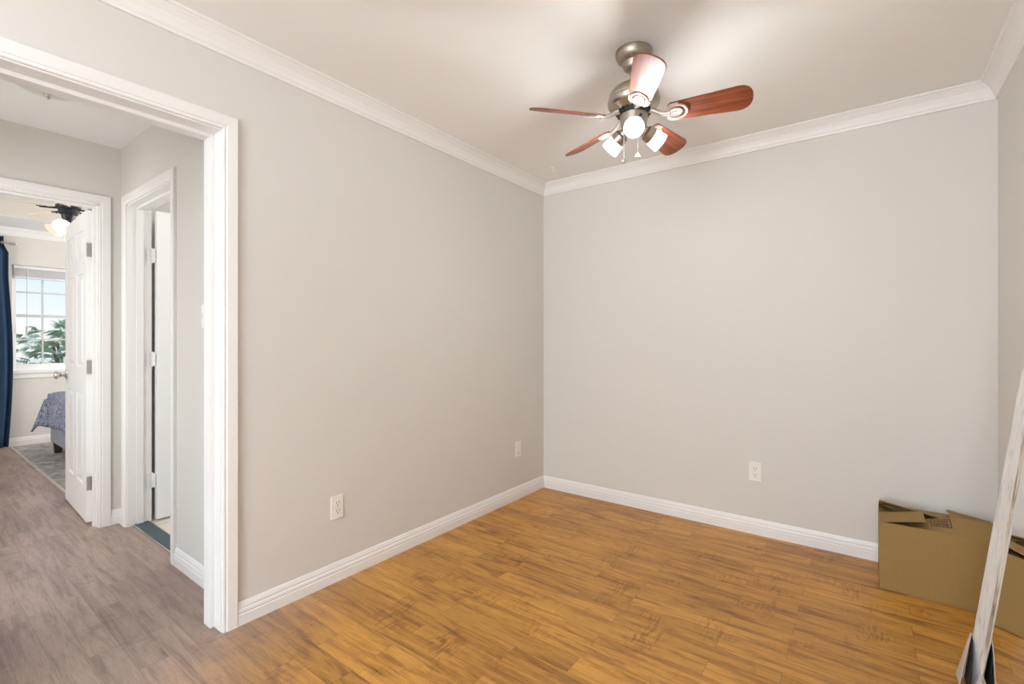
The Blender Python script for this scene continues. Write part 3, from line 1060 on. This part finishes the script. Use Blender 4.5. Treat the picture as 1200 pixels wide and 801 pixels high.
# ------------------------------------------------------------------ flush lamp on the hallway ceiling
t = thing('hallway_ceiling_lamp', 'unlit frosted dome lamp on the hallway ceiling', 'ceiling lamp', (-0.93, -2.765, H))
obj('pan', add_lathe(empty_bm(), [(0.0, 0.0), (0.165, 0.0), (0.165, -0.018), (0.150, -0.026), (0.0, -0.026)], 40), M['hall_ceiling'], t, smooth=True)
obj('glass_dome', add_lathe(empty_bm(), [(0.158, -0.022), (0.158, -0.030), (0.150, -0.048), (0.128, -0.072), (0.095, -0.092), (0.055, -0.105), (0.018, -0.111), (0.0, -0.112)], 40, cap=False), M['lamp_glass'], t, smooth=True)
obj('finial', add_lathe(empty_bm(), [(0.0, -0.109), (0.014, -0.109), (0.015, -0.114), (0.008, -0.119), (0.009, -0.126), (0.005, -0.132), (0.0, -0.133)], 20), M['satin'], t, smooth=True)

# ------------------------------------------------------------------ cardboard carton
carton = thing('cardboard_box', 'brown cardboard carton with interlocked top flaps by the right wall', 'box', (2.362, -0.185, 0))
ox, oy = 2.362, -0.185
bx0, bx1, by0, by1, bh, ct = 2.149, 2.575, -0.347, -0.022, 0.315, 0.004
bm = empty_bm()
for p0, p1 in (((bx0, by0, 0.001), (bx1, by0 + ct, bh)), ((bx0, by1 - ct, 0.001), (bx1, by1, bh)), ((bx0, by0 + ct, 0.001), (bx0 + ct, by1 - ct, bh)),
               ((bx1 - ct, by0 + ct, 0.001), (bx1, by1 - ct, bh)), ((bx0 + ct, by0 + ct, 0.001), (bx1 - ct, by1 - ct, 0.006))):
    add_box(bm, (p0[0] - ox, p0[1] - oy, p0[2]), (p1[0] - ox, p1[1] - oy, p1[2]))
obj('body', bm, M['cardboard'], carton)


def flap(name, quad, nu=6, nv=6, th_=0.004):
    """quad: function (u, v) -> point; u along the hinge, v from hinge to free edge."""
    bm_ = empty_bm()
    top, bot = [], []
    for i in range(nu + 1):
        rt, rb = [], []
        for j in range(nv + 1):
            q = Vector(quad(i / nu, j / nv)) - Vector((ox, oy, 0))
            rt.append(bm_.verts.new(q + Vector((0, 0, th_ / 2))))
            rb.append(bm_.verts.new(q - Vector((0, 0, th_ / 2))))
        top.append(rt)
        bot.append(rb)
    for i in range(nu):
        for j in range(nv):
            bm_.faces.new((top[i][j], top[i + 1][j], top[i + 1][j + 1], top[i][j + 1]))
            bm_.faces.new((bot[i][j], bot[i][j + 1], bot[i + 1][j + 1], bot[i + 1][j]))
    for i in range(nu):
        bm_.faces.new((top[i][0], bot[i][0], bot[i + 1][0], top[i + 1][0]))
        bm_.faces.new((top[i][nv], top[i + 1][nv], bot[i + 1][nv], bot[i][nv]))
    for j in range(nv):
        bm_.faces.new((top[0][j], top[0][j + 1], bot[0][j + 1], bot[0][j]))
        bm_.faces.new((top[nu][j], bot[nu][j], bot[nu][j + 1], top[nu][j + 1]))
    return obj(name, bm_, M['cardboard'], carton)


def lerp(a_, b_, t):
    return a_ + (b_ - a_) * t


zt = bh + 0.002
LFX = bx0 + 0.168
RFX = bx1 - 0.158


def front_z(u, v):
    # dips at its left end (under the left flap), rises to the right (over the right flap)
    e_ = lerp(-0.016, 0.036, min(1, max(0, (u - 0.20) / 0.5)))
    return zt + e_ * v


def back_z(u, v):
    return zt + lerp(0.060, 0.016, min(1, u / 0.62)) * v


ff = flap('front_flap', lambda u, v: (lerp(bx0 + 0.006, bx1 - 0.006, u), lerp(by0 + 0.002, by0 + 0.160, v), front_z(u, v)), 12, 4)
flap('back_flap', lambda u, v: (lerp(bx0 + 0.001, bx1 - 0.006, u), lerp(by1 - 0.002, by1 - 0.158, v), back_z(u, v)), 12, 4)
flap('end_flap', lambda u, v: (lerp(bx0 + 0.001, LFX, v), lerp(by0 + 0.004, by1 - 0.006, u), zt + v * lerp(0.038, -0.075, min(1, max(0, (u - 0.52) / 0.06))) + 0.001), 16, 6)
flap('end_flap', lambda u, v: (lerp(bx1 - 0.001, RFX, v), lerp(by0 + 0.004, by1 - 0.006, u), zt + v * (lerp(-0.020, 0.038, min(1, max(0, (u - 0.36) / 0.2))) - 0.014 * max(0, u - 0.56) / 0.44)))
# printed stamp on the front flap
bm = empty_bm()
sx0, sx1, sy0, sy1 = 2.342, 2.414, -0.285, -0.203


def stamp_pt(s_, t_):
    x_, y_ = lerp(sx0, sx1, s_), lerp(sy0, sy1, t_)
    u, v = (x_ - bx0 - 0.006) / (bx1 - bx0 - 0.012), (y_ - by0 - 0.002) / 0.158
    # piecewise-linear flap grid of 12 x 4
    iu = min(11, int(u * 12))
    fu = u * 12 - iu
    z_ = lerp(front_z(iu / 12, v), front_z((iu + 1) / 12, v), fu)
    return Vector((x_ - ox, y_ - oy, z_ + 0.0025))


def stamp_bar(s0, t0, s1, t1, n_=4):
    for i in range(n_):
        a_, b_ = lerp(s0, s1, i / n_), lerp(s0, s1, (i + 1) / n_)
        q = [stamp_pt(a_, t0), stamp_pt(b_, t0), stamp_pt(b_, t1), stamp_pt(a_, t1)]
        lo = [bm.verts.new(w_) for w_ in q]
        hi = [bm.verts.new(w_ + Vector((0, 0, 0.0004))) for w_ in q]
        bm.faces.new(hi)
        bm.faces.new(list(reversed(lo)))
        for k_ in range(4):
            k2 = (k_ + 1) % 4
            bm.faces.new((lo[k_], lo[k2], hi[k2], hi[k_]))


stamp_bar(0, 0, 1, 0.07)
stamp_bar(0, 0.93, 1, 1)
stamp_bar(0, 0.07, 0.05, 0.93, 1)
stamp_bar(0.95, 0.07, 1, 0.93, 1)
for row, (t0, t1) in enumerate(((0.16, 0.50), (0.60, 0.84))):
    s_ = 0.12
    while s_ < 0.80:
        w_ = random.choice((0.06, 0.08, 0.10))
        kind = random.randrange(3)
        stamp_bar(s_, t0, s_ + 0.030, t1, 1)
        if kind != 1:
            stamp_bar(s_ + w_ - 0.028, t0, s_ + w_, t1, 1)
        stamp_bar(s_, t1 - 0.07, s_ + w_, t1, 1)
        if kind != 0:
            stamp_bar(s_, t0, s_ + w_, t0 + 0.07, 1)
        s_ += w_ + 0.035
obj('printed_stamp', bm, M['ink'], ff)

# ------------------------------------------------------------------ leaning mirror
MX0, MK, MS, MY0 = 2.3955, 0.1270, -0.0115, -0.95
# local frame: U horizontal towards the camera (in plane), V up the slope, Nn out of the glass into the room
Uv = Vector((-MS, -1, 0)).normalized()
Nn = Vector((-1, MS, MK)).normalized()
Vv = Uv.cross(Nn) * 1.0
if Vv.z < 0:
    Vv = -Vv
org = Vector((MX0 + MS * (MY0 + 0.8), MY0, 0.0))
MM = Matrix(((Uv.x, Vv.x, Nn.x, org.x), (Uv.y, Vv.y, Nn.y, org.y), (Uv.z, Vv.z, Nn.z, org.z), (0, 0, 0, 1)))
mirror = thing('floor_mirror', 'whitewashed wood framed mirror leaning on the right wall in the foreground', 'mirror', org)
MH, MW, FW = 1.36, 0.68, 0.080
# lift so that the lowest back edge touches the floor
low = min((MM @ Vector((0, 0, n_))).z for n_ in (-0.012, 0.0225))
MM = Matrix.Translation((0, 0, -low + 0.0005)) @ MM
Minv = Matrix.Translation(-org)
PROF = [(0, -0.012), (0, 0.0205), (0.003, 0.0225), (0.010, 0.0220), (0.040, 0.0130), (0.068, 0.0050), (0.0700, 0.0040), (0.070, -0.004)]
BEAD = [(0.069, -0.003), (0.069, 0.0035), (0.0715, 0.0048), (0.074, 0.0038), (0.0750, 0.0020), (0.0775, 0.0027), (0.079, 0.0018), (0.080, 0.0003), (0.080, -0.003)]


def ring_sweep(bm_, w_, h_, prof):
    """closed rectangular frame; profile a = inward distance, b = out of the glass."""
    rings = []
    for (cx_, cy_, sx_, sy_) in ((0, 0, 1, 1), (w_, 0, -1, 1), (w_, h_, -1, -1), (0, h_, 1, -1)):
        rings.append([bm_.verts.new(Minv @ MM @ Vector((cx_ + sx_ * a_, cy_ + sy_ * a_, b_))) for a_, b_ in prof])
    for i in range(4):
        A, B = rings[i], rings[(i + 1) % 4]
        for j in range(len(prof)):
            j2 = (j + 1) % len(prof)
            bm_.faces.new((A[j], A[j2], B[j2], B[j]))
    return bm_


obj('frame', ring_sweep(empty_bm(), MW, MH, PROF), M['washed'], mirror)
obj('inner_bead', ring_sweep(empty_bm(), MW, MH, BEAD), M['bead'], mirror)
obj('mirror_glass', add_box(empty_bm(), (0.058, 0.058, -0.004), (MW - 0.058, MH - 0.058, 0.0), Minv @ MM), M['mirror'], mirror)
# paperboard corner guard still slipped on the far bottom corner
bm = empty_bm()
TH = 0.003


def plate(bm_, pts, d):
    a_ = [bm_.verts.new(Minv @ MM @ Vector(q)) for q in pts]
    b_ = [bm_.verts.new(Minv @ MM @ (Vector(q) + Vector(d))) for q in pts]
    bm_.faces.new(a_)
    bm_.faces.new(list(reversed(b_)))
    for i in range(len(pts)):
        j = (i + 1) % len(pts)
        bm_.faces.new((a_[i], a_[j], b_[j], b_[i]))


gz = 0.004
plate(bm, [(-0.003, 0.165, 0.0255), (-0.003, gz, 0.042), (-0.003, gz, -0.004), (-0.003, 0.165, -0.004)], (-TH, 0, 0))
plate(bm, [(-0.006, 0.165, 0.0253), (-0.006, gz, 0.042), (0.060, gz, 0.042), (0.050, 0.050, 0.039), (0.012, 0.145, 0.028)], (0, 0.001, TH))
gd = obj('corner_guard', bm, M['paperboard'], mirror)
bm = empty_bm()  # dark sheet painting the shade between guard and frame
plate(bm, [(-0.0025, 0.160, 0.0233), (-0.0025, gz + 0.002, 0.0233), (0.092, gz + 0.002, 0.0233), (0.088, 0.050, 0.0233), (0.060, 0.105, 0.0233), (0.020, 0.155, 0.0233)], (0, 0, 0.001))
obj('shade_sheet', bm, M['dark_shade_sheet'], gd)

# ------------------------------------------------------------------ bedroom contents
# curtain and its rod
RX = XB + 0.085
rod = thing('curtain_rod', 'thin silver curtain rod above the bedroom window', 'curtain rod', (RX, -2.6, 2.255))
bm = empty_bm()
add_tube(bm, [(0, -1.0, 0), (0, 0.262, 0)], 0.007, 10)
bmesh.ops.create_icosphere(bm, subdivisions=2, radius=0.014, matrix=Matrix.Translation((0, 0.266, 0)))
obj('rod', bm, M['satin'], rod, smooth=True)
for y_ in (0.250,):
    bm = add_box(empty_bm(), (-0.085, y_ - 0.010, -0.010), (-0.079, y_ + 0.010, 0.030))
    add_tube(bm, [(-0.080, y_, 0.010), (-0.03, y_, 0.0), (0.0, y_, -0.010), (0.010, y_, -0.004)], 0.004, 8)
    obj('bracket', bm, M['satin'], rod)
cur = thing('curtain', 'dark navy blue curtain hanging left of the bedroom window', 'curtain', (RX, -2.36, 0.012))
bm = empty_bm()
NU, NZ = 120, 26
y_right = [0.0]
grid = []
for j in range(NZ + 1):
    z_ = 2.315 * j / NZ
    t = j / NZ
    squeeze = 0.965 + 0.045 * math.sin(PI * min(1, t * 1.25)) ** 1.0 - (0.045 if t > 0.96 else 0.0)
    row = []
    for i in range(NU + 1):
        s_ = i / NU
        y_ = -0.80 + 0.80 * s_ * squeeze
        ph = s_ * 2 * PI * 8.0
        x_ = 0.030 * math.sin(ph) * (0.75 + 0.25 * t) + 0.006 * math.sin(ph * 2.3 + 3 * t)
        row.append(bm.verts.new((x_, y_, z_)))
    grid.append(row)
for j in range(NZ):
    for i in range(NU):
        bm.faces.new((grid[j][i], grid[j][i + 1], grid[j + 1][i + 1], grid[j + 1][i]))
pn = obj('panel', bm, M['navy'], cur, smooth=True)
sd = pn.modifiers.new('thickness', 'SOLIDIFY')
sd.thickness = 0.003
for k_ in range(8):
    s_ = (k_ + 0.5) / 8 * 0.5 * 2
    y_ = -0.80 + 0.80 * (0.965) * (k_ * 2 + 1) / 16.0
    bm = empty_bm()
    add_tube(bm, [(0.0 + 0.0 * a_, y_ + 0.006, 2.243 + 0.0) + Vector((0.020 * math.cos(a_), 0, 0.020 * math.sin(a_))) if False else Vector((0.020 * math.cos(a_), y_, 2.243 + 0.020 * math.sin(a_))) for a_ in [2 * PI * i / 16 for i in range(16)]], 0.003, 6, True)
    obj('grommet', bm, M['satin'], cur)

# rug
bm = add_box(empty_bm(), (-5.46, -2.355, 0.0005), (-2.75, 0.30, 0.009))
rug = tag(obj('area_rug', bm, M['rug'], bevel=0.003), 'faded grey patterned rug under the bed', 'rug')
for y0_, y1_ in ((-2.372, -2.3555), (0.3005, 0.317)):
    obj('binding', add_box(empty_bm(), (-5.46, y0_, 0.0005), (-2.75, y1_, 0.009)), M['rug_border'], rug)

# bed
BX0, BX1, BY0, BY1 = -4.735, -3.22, -2.165, -0.15
bed = thing('bed', 'grey upholstered bed with dark wooden legs partly behind the open bedroom door', 'bed', ((BX0 + BX1) / 2, (BY0 + BY1) / 2, 0.0105))
cx_, cy_ = (BX0 + BX1) / 2, (BY0 + BY1) / 2
hx, hy_ = (BX1 - BX0) / 2, (BY1 - BY0) / 2
bm = empty_bm()
add_box(bm, (-hx, -hy_, 0.118), (hx, -hy_ + 0.05, 0.335))
add_box(bm, (-hx, hy_ - 0.05, 0.118), (hx, hy_, 0.335))
add_box(bm, (-hx, -hy_ + 0.05, 0.118), (-hx + 0.05, hy_ - 0.05, 0.335))
add_box(bm, (hx - 0.05, -hy_ + 0.05, 0.118), (hx, hy_ - 0.05, 0.335))
add_box(bm, (-hx + 0.05, -hy_ + 0.05, 0.26), (hx - 0.05, hy_ - 0.05, 0.29))
obj('bed_frame', bm, M['bluegrey'], bed, bevel=0.012)
obj('mattress', add_box(empty_bm(), (-hx + 0.03, -hy_ + 0.03, 0.291), (hx - 0.03, hy_ - 0.03, 0.575)), M['white_plastic'], bed, bevel=0.05, segs=4)
for sx_ in (-1, 1):
    for sy_ in (-1, 1):
        bm = empty_bm()
        x_, y_ = sx_ * (hx - 0.05), sy_ * (hy_ - 0.05)
        lo = [bm.verts.new((x_ + a_ * 0.027, y_ + b_ * 0.027, 0.0)) for a_, b_ in ((-1, -1), (1, -1), (1, 1), (-1, 1))]
        hi = [bm.verts.new((x_ + a_ * 0.036, y_ + b_ * 0.036, 0.120)) for a_, b_ in ((-1, -1), (1, -1), (1, 1), (-1, 1))]
        bm.faces.new(list(reversed(lo)))
        bm.faces.new(hi)
        for i in range(4):
            j = (i + 1) % 4
            bm.faces.new((lo[i], lo[j], hi[j], hi[i]))
        obj('leg', bm, M['darkwood'], bed, bevel=0.003)
# duvet: draped sheet with its corner flaring out over the end of the bed
bm = empty_bm()
N1, N2 = 56, 64
top_z = 0.612
Lx, Ly = 2 * hx + 0.62, 2 * hy_ + 0.45
rows = []
for i in range(N1 + 1):
    row = []
    for j in range(N2 + 1):
        u = -hx - 0.33 + Lx * i / N1
        v = -hy_ - 0.30 + Ly * j / N2
        ov_x = max(0, -hx + 0.02 - u) + max(0, u - hx + 0.02)
        ov_y = max(0, -hy_ + 0.02 - v)
        x_ = max(-hx + 0.02, min(hx - 0.02, u))
        y_ = max(-hy_ + 0.02, v)
        sgx = -1 if u < 0 else 1
        wob = 0.020 * math.sin(9.0 * v + 1.3) if ov_x else 0
        woby = 0.018 * math.sin(10.0 * u + 0.6) if ov_y else 0
        if ov_x > 0 and ov_y > 0:
            d = max(ov_x, ov_y)
            a_ = math.atan2(ov_y, ov_x)
            hang = math.hypot(ov_x, ov_y)
            flare = 0.62 * hang * math.sin(2 * a_)
            x_ += sgx * (0.035 + flare * 0.95)
            y_ -= 0.035 + flare * 0.25
            z_ = top_z - 0.98 * hang * (1 - 0.12 * math.sin(2 * a_))
        else:
            hang = ov_x + ov_y
            x_ += sgx * (0.045 * (1 - math.exp(-ov_x * 12)) + wob * min(1, ov_x * 5)) if ov_x else 0
            y_ -= (0.045 * (1 - math.exp(-ov_y * 12)) + woby * min(1, ov_y * 5)) if ov_y else 0
            z_ = top_z - hang
        z_ += 0.012 * math.sin(5.1 * u + 2.0 * v) * math.sin(4.3 * v) * (1 if hang == 0 else 0.3)
        edge = min(1, hang / 0.06)
        z_ += 0.018 * (1 - edge) if hang else 0.018
        row.append(bm.verts.new((x_, y_, max(z_, 0.14))))
    rows.append(row)
for i in range(N1):
    for j in range(N2):
        bm.faces.new((rows[i][j], rows[i + 1][j], rows[i + 1][j + 1], rows[i][j + 1]))
dv = tag(obj('duvet', bm, M['duvet'], smooth=True), 'blue and white patterned duvet draped over the bed corner', 'duvet')
dv.location = (cx_, cy_, 0.0105)
md = dv.modifiers.new('thickness', 'SOLIDIFY')
md.thickness = 0.018
md.offset = 1

# bedroom ceiling fan
GX, GY = -3.80, -2.19
f2 = thing('ceiling_fan', 'dark bronze ceiling fan with glowing bell shades in the bedroom', 'ceiling fan', (GX, GY, 0))
obj('canopy', add_lathe(empty_bm(), [(0.0, 2.565), (0.03, 2.565), (0.06, 2.59), (0.065, 2.619), (0.0, 2.619)], 28), M['bronze'], f2, smooth=True)
obj('downrod', add_lathe(empty_bm(), [(0.0, 2.44), (0.012, 2.44), (0.012, 2.57), (0.0, 2.57)], 14), M['bronze'], f2, smooth=True)
obj('motor_housing', add_lathe(empty_bm(), [(0.0, 2.345), (0.06, 2.345), (0.070, 2.355), (0.072, 2.385), (0.085, 2.395), (0.090, 2.42), (0.07, 2.445), (0.0, 2.45)], 32), M['bronze'], f2, smooth=True)
obj('switch_housing', add_lathe(empty_bm(), [(0.0, 2.265), (0.02, 2.265), (0.034, 2.275), (0.036, 2.30), (0.048, 2.315), (0.05, 2.347), (0.0, 2.347)], 28), M['bronze'], f2, smooth=True)
bo = []
for i in range(12):
    t = i / 11
    bo.append((0.17 + 0.34 * t, -(0.045 + 0.018 * t)))
for i in range(1, 10):
    a_ = -PI / 2 + PI * i / 10
    bo.append((0.51 + 0.05 * math.cos(a_), 0.063 * math.sin(a_)))
for i in range(12):
    t = 1 - i / 11
    bo.append((0.17 + 0.34 * t, 0.045 + 0.018 * t))
for i in range(5):
    ang = math.radians(-20 + 72 * i)
    if i == 0:
        b = obj('blade', add_prism(empty_bm(), bo, -0.003, 0.003), M['pale_blade'], f2)
        bm = add_tube(empty_bm(), [(0.08, 0, 0.0), (0.13, 0, -0.008), (0.19, 0, -0.007)], [0.010, 0.007, 0.012], 8)
        for s_ in (-1, 1):
            add_tube(bm, [(0.13, 0, -0.008), (0.16, 0.022 * s_, -0.008), (0.21, 0.026 * s_, -0.007)], 0.005, 6)
        ir = obj('blade_iron', bm, M['bronze'], b, smooth=True)
    else:
        b2, ir2 = b.copy(), ir.copy()
        COL.objects.link(b2)
        COL.objects.link(ir2)
        b2.parent, ir2.parent = f2, b2
        b, ir = b2, ir2
    b.matrix_local = Matrix.Translation((0, 0, 2.395)) @ Matrix.Rotation(ang, 4, 'Z') @ Matrix.Rotation(math.radians(-12), 4, 'X')
for i, ang in enumerate((214, 94, -26)):
    T = Matrix.Translation((0, 0, 2.29)) @ Matrix.Rotation(math.radians(ang), 4, 'Z') @ Matrix.Translation((0.030, 0, 0)) @ Matrix.Rotation(math.radians(90 + 38), 4, 'Y')
    hd = obj('lamp_arm', add_lathe(empty_bm(), [(0.0, 0.0), (0.012, 0.0), (0.014, 0.02), (0.022, 0.035), (0.024, 0.050), (0.0, 0.050)], 18), M['bronze'], f2, smooth=True)
    hd.matrix_local = T
    obj('bell_shade', add_lathe(empty_bm(), [(0.022, 0.045), (0.030, 0.060), (0.044, 0.085), (0.058, 0.115), (0.072, 0.140), (0.069, 0.140), (0.055, 0.115), (0.041, 0.085), (0.027, 0.060), (0.019, 0.045)], 28, cap=False), M['glow_shade'], hd, smooth=True)
    lo = light('bell_shade_glow', 'POINT', (0, 0, 0.19), 1.6, (1.0, 0.86, 0.68), radius=0.02)
    lo.parent = hd
    obj('bulb', add_lathe(empty_bm(), [(0.0, 0.050), (0.012, 0.050), (0.020, 0.075), (0.027, 0.100), (0.022, 0.118), (0.0, 0.125)], 18), M['bulb'], hd, smooth=True)
bm = add_tube(empty_bm(), [(0.02, -0.02, 2.27), (0.02, -0.02, 2.17)], 0.0015, 6)
add_lathe(bm, [(0.0, 2.145), (0.007, 2.15), (0.008, 2.16), (0.004, 2.17), (0.0, 2.171)], 10, Matrix.Translation((0.02, -0.02, 0)))
obj('pull_chain', bm, M['chain'], f2)

# ------------------------------------------------------------------ outside the bedroom window
struct(obj('ground', add_box(empty_bm(), (-60, -40, -0.75), (XB - 0.16, 40, -0.60)), M['ground']))
shrub = thing('shrub', 'bushy green palm-like shrub outside the bedroom window', 'shrub', (-10.2, -0.95, -0.60))
bm = empty_bm()
for k_ in range(5):
    a_ = 2 * PI * k_ / 5
    add_tube(bm, [(0.05 * math.cos(a_), 0.05 * math.sin(a_), 0), (0.20 * math.cos(a_), 0.20 * math.sin(a_), 0.9), (0.38 * math.cos(a_), 0.38 * math.sin(a_), 1.75)], [0.06, 0.045, 0.02], 8)
obj('stems', bm, M['bark'], shrub)
bm = empty_bm()
rnd = random.Random(11)
for k_ in range(560):
    th_ = rnd.uniform(0, 2 * PI)
    rr = 0.92 * math.sqrt(rnd.random())
    c = Vector((rr * math.cos(th_), rr * math.sin(th_), rnd.uniform(0.45, 2.25) - 0.40 * rr))
    # one fan of narrow leaves spreading from the end of its stalk
    ax_ = Vector((rr * math.cos(th_) * 1.2 + rnd.uniform(-.4, .4), rr * math.sin(th_) * 1.2 + rnd.uniform(-.4, .4), rnd.uniform(0.0, 0.8))).normalized()
    sd_ = ax_.cross(Vector((rnd.uniform(-.4, .4), rnd.uniform(-.4, .4), 1))).normalized()
    for q in range(11):
        an = math.radians(-85 + 17 * q)
        ln = rnd.uniform(0.13, 0.24) * (0.75 + 0.25 * math.cos(an))
        d = (ax_ * math.cos(an) + sd_ * math.sin(an)).normalized()
        s_ = d.cross(ax_.cross(sd_)).normalized() * rnd.uniform(0.014, 0.022)
        p1 = c + d * ln * 0.45
        p2 = c + d * ln + Vector((0, 0, -0.22 * ln))
        v = [bm.verts.new(w_) for w_ in (c - s_ * 0.4, c + s_ * 0.4, p1 + s_, p2, p1 - s_)]
        bm.faces.new(v)
fo = obj('foliage', bm, M['leaf'], shrub)
fo['kind'] = 'stuff'
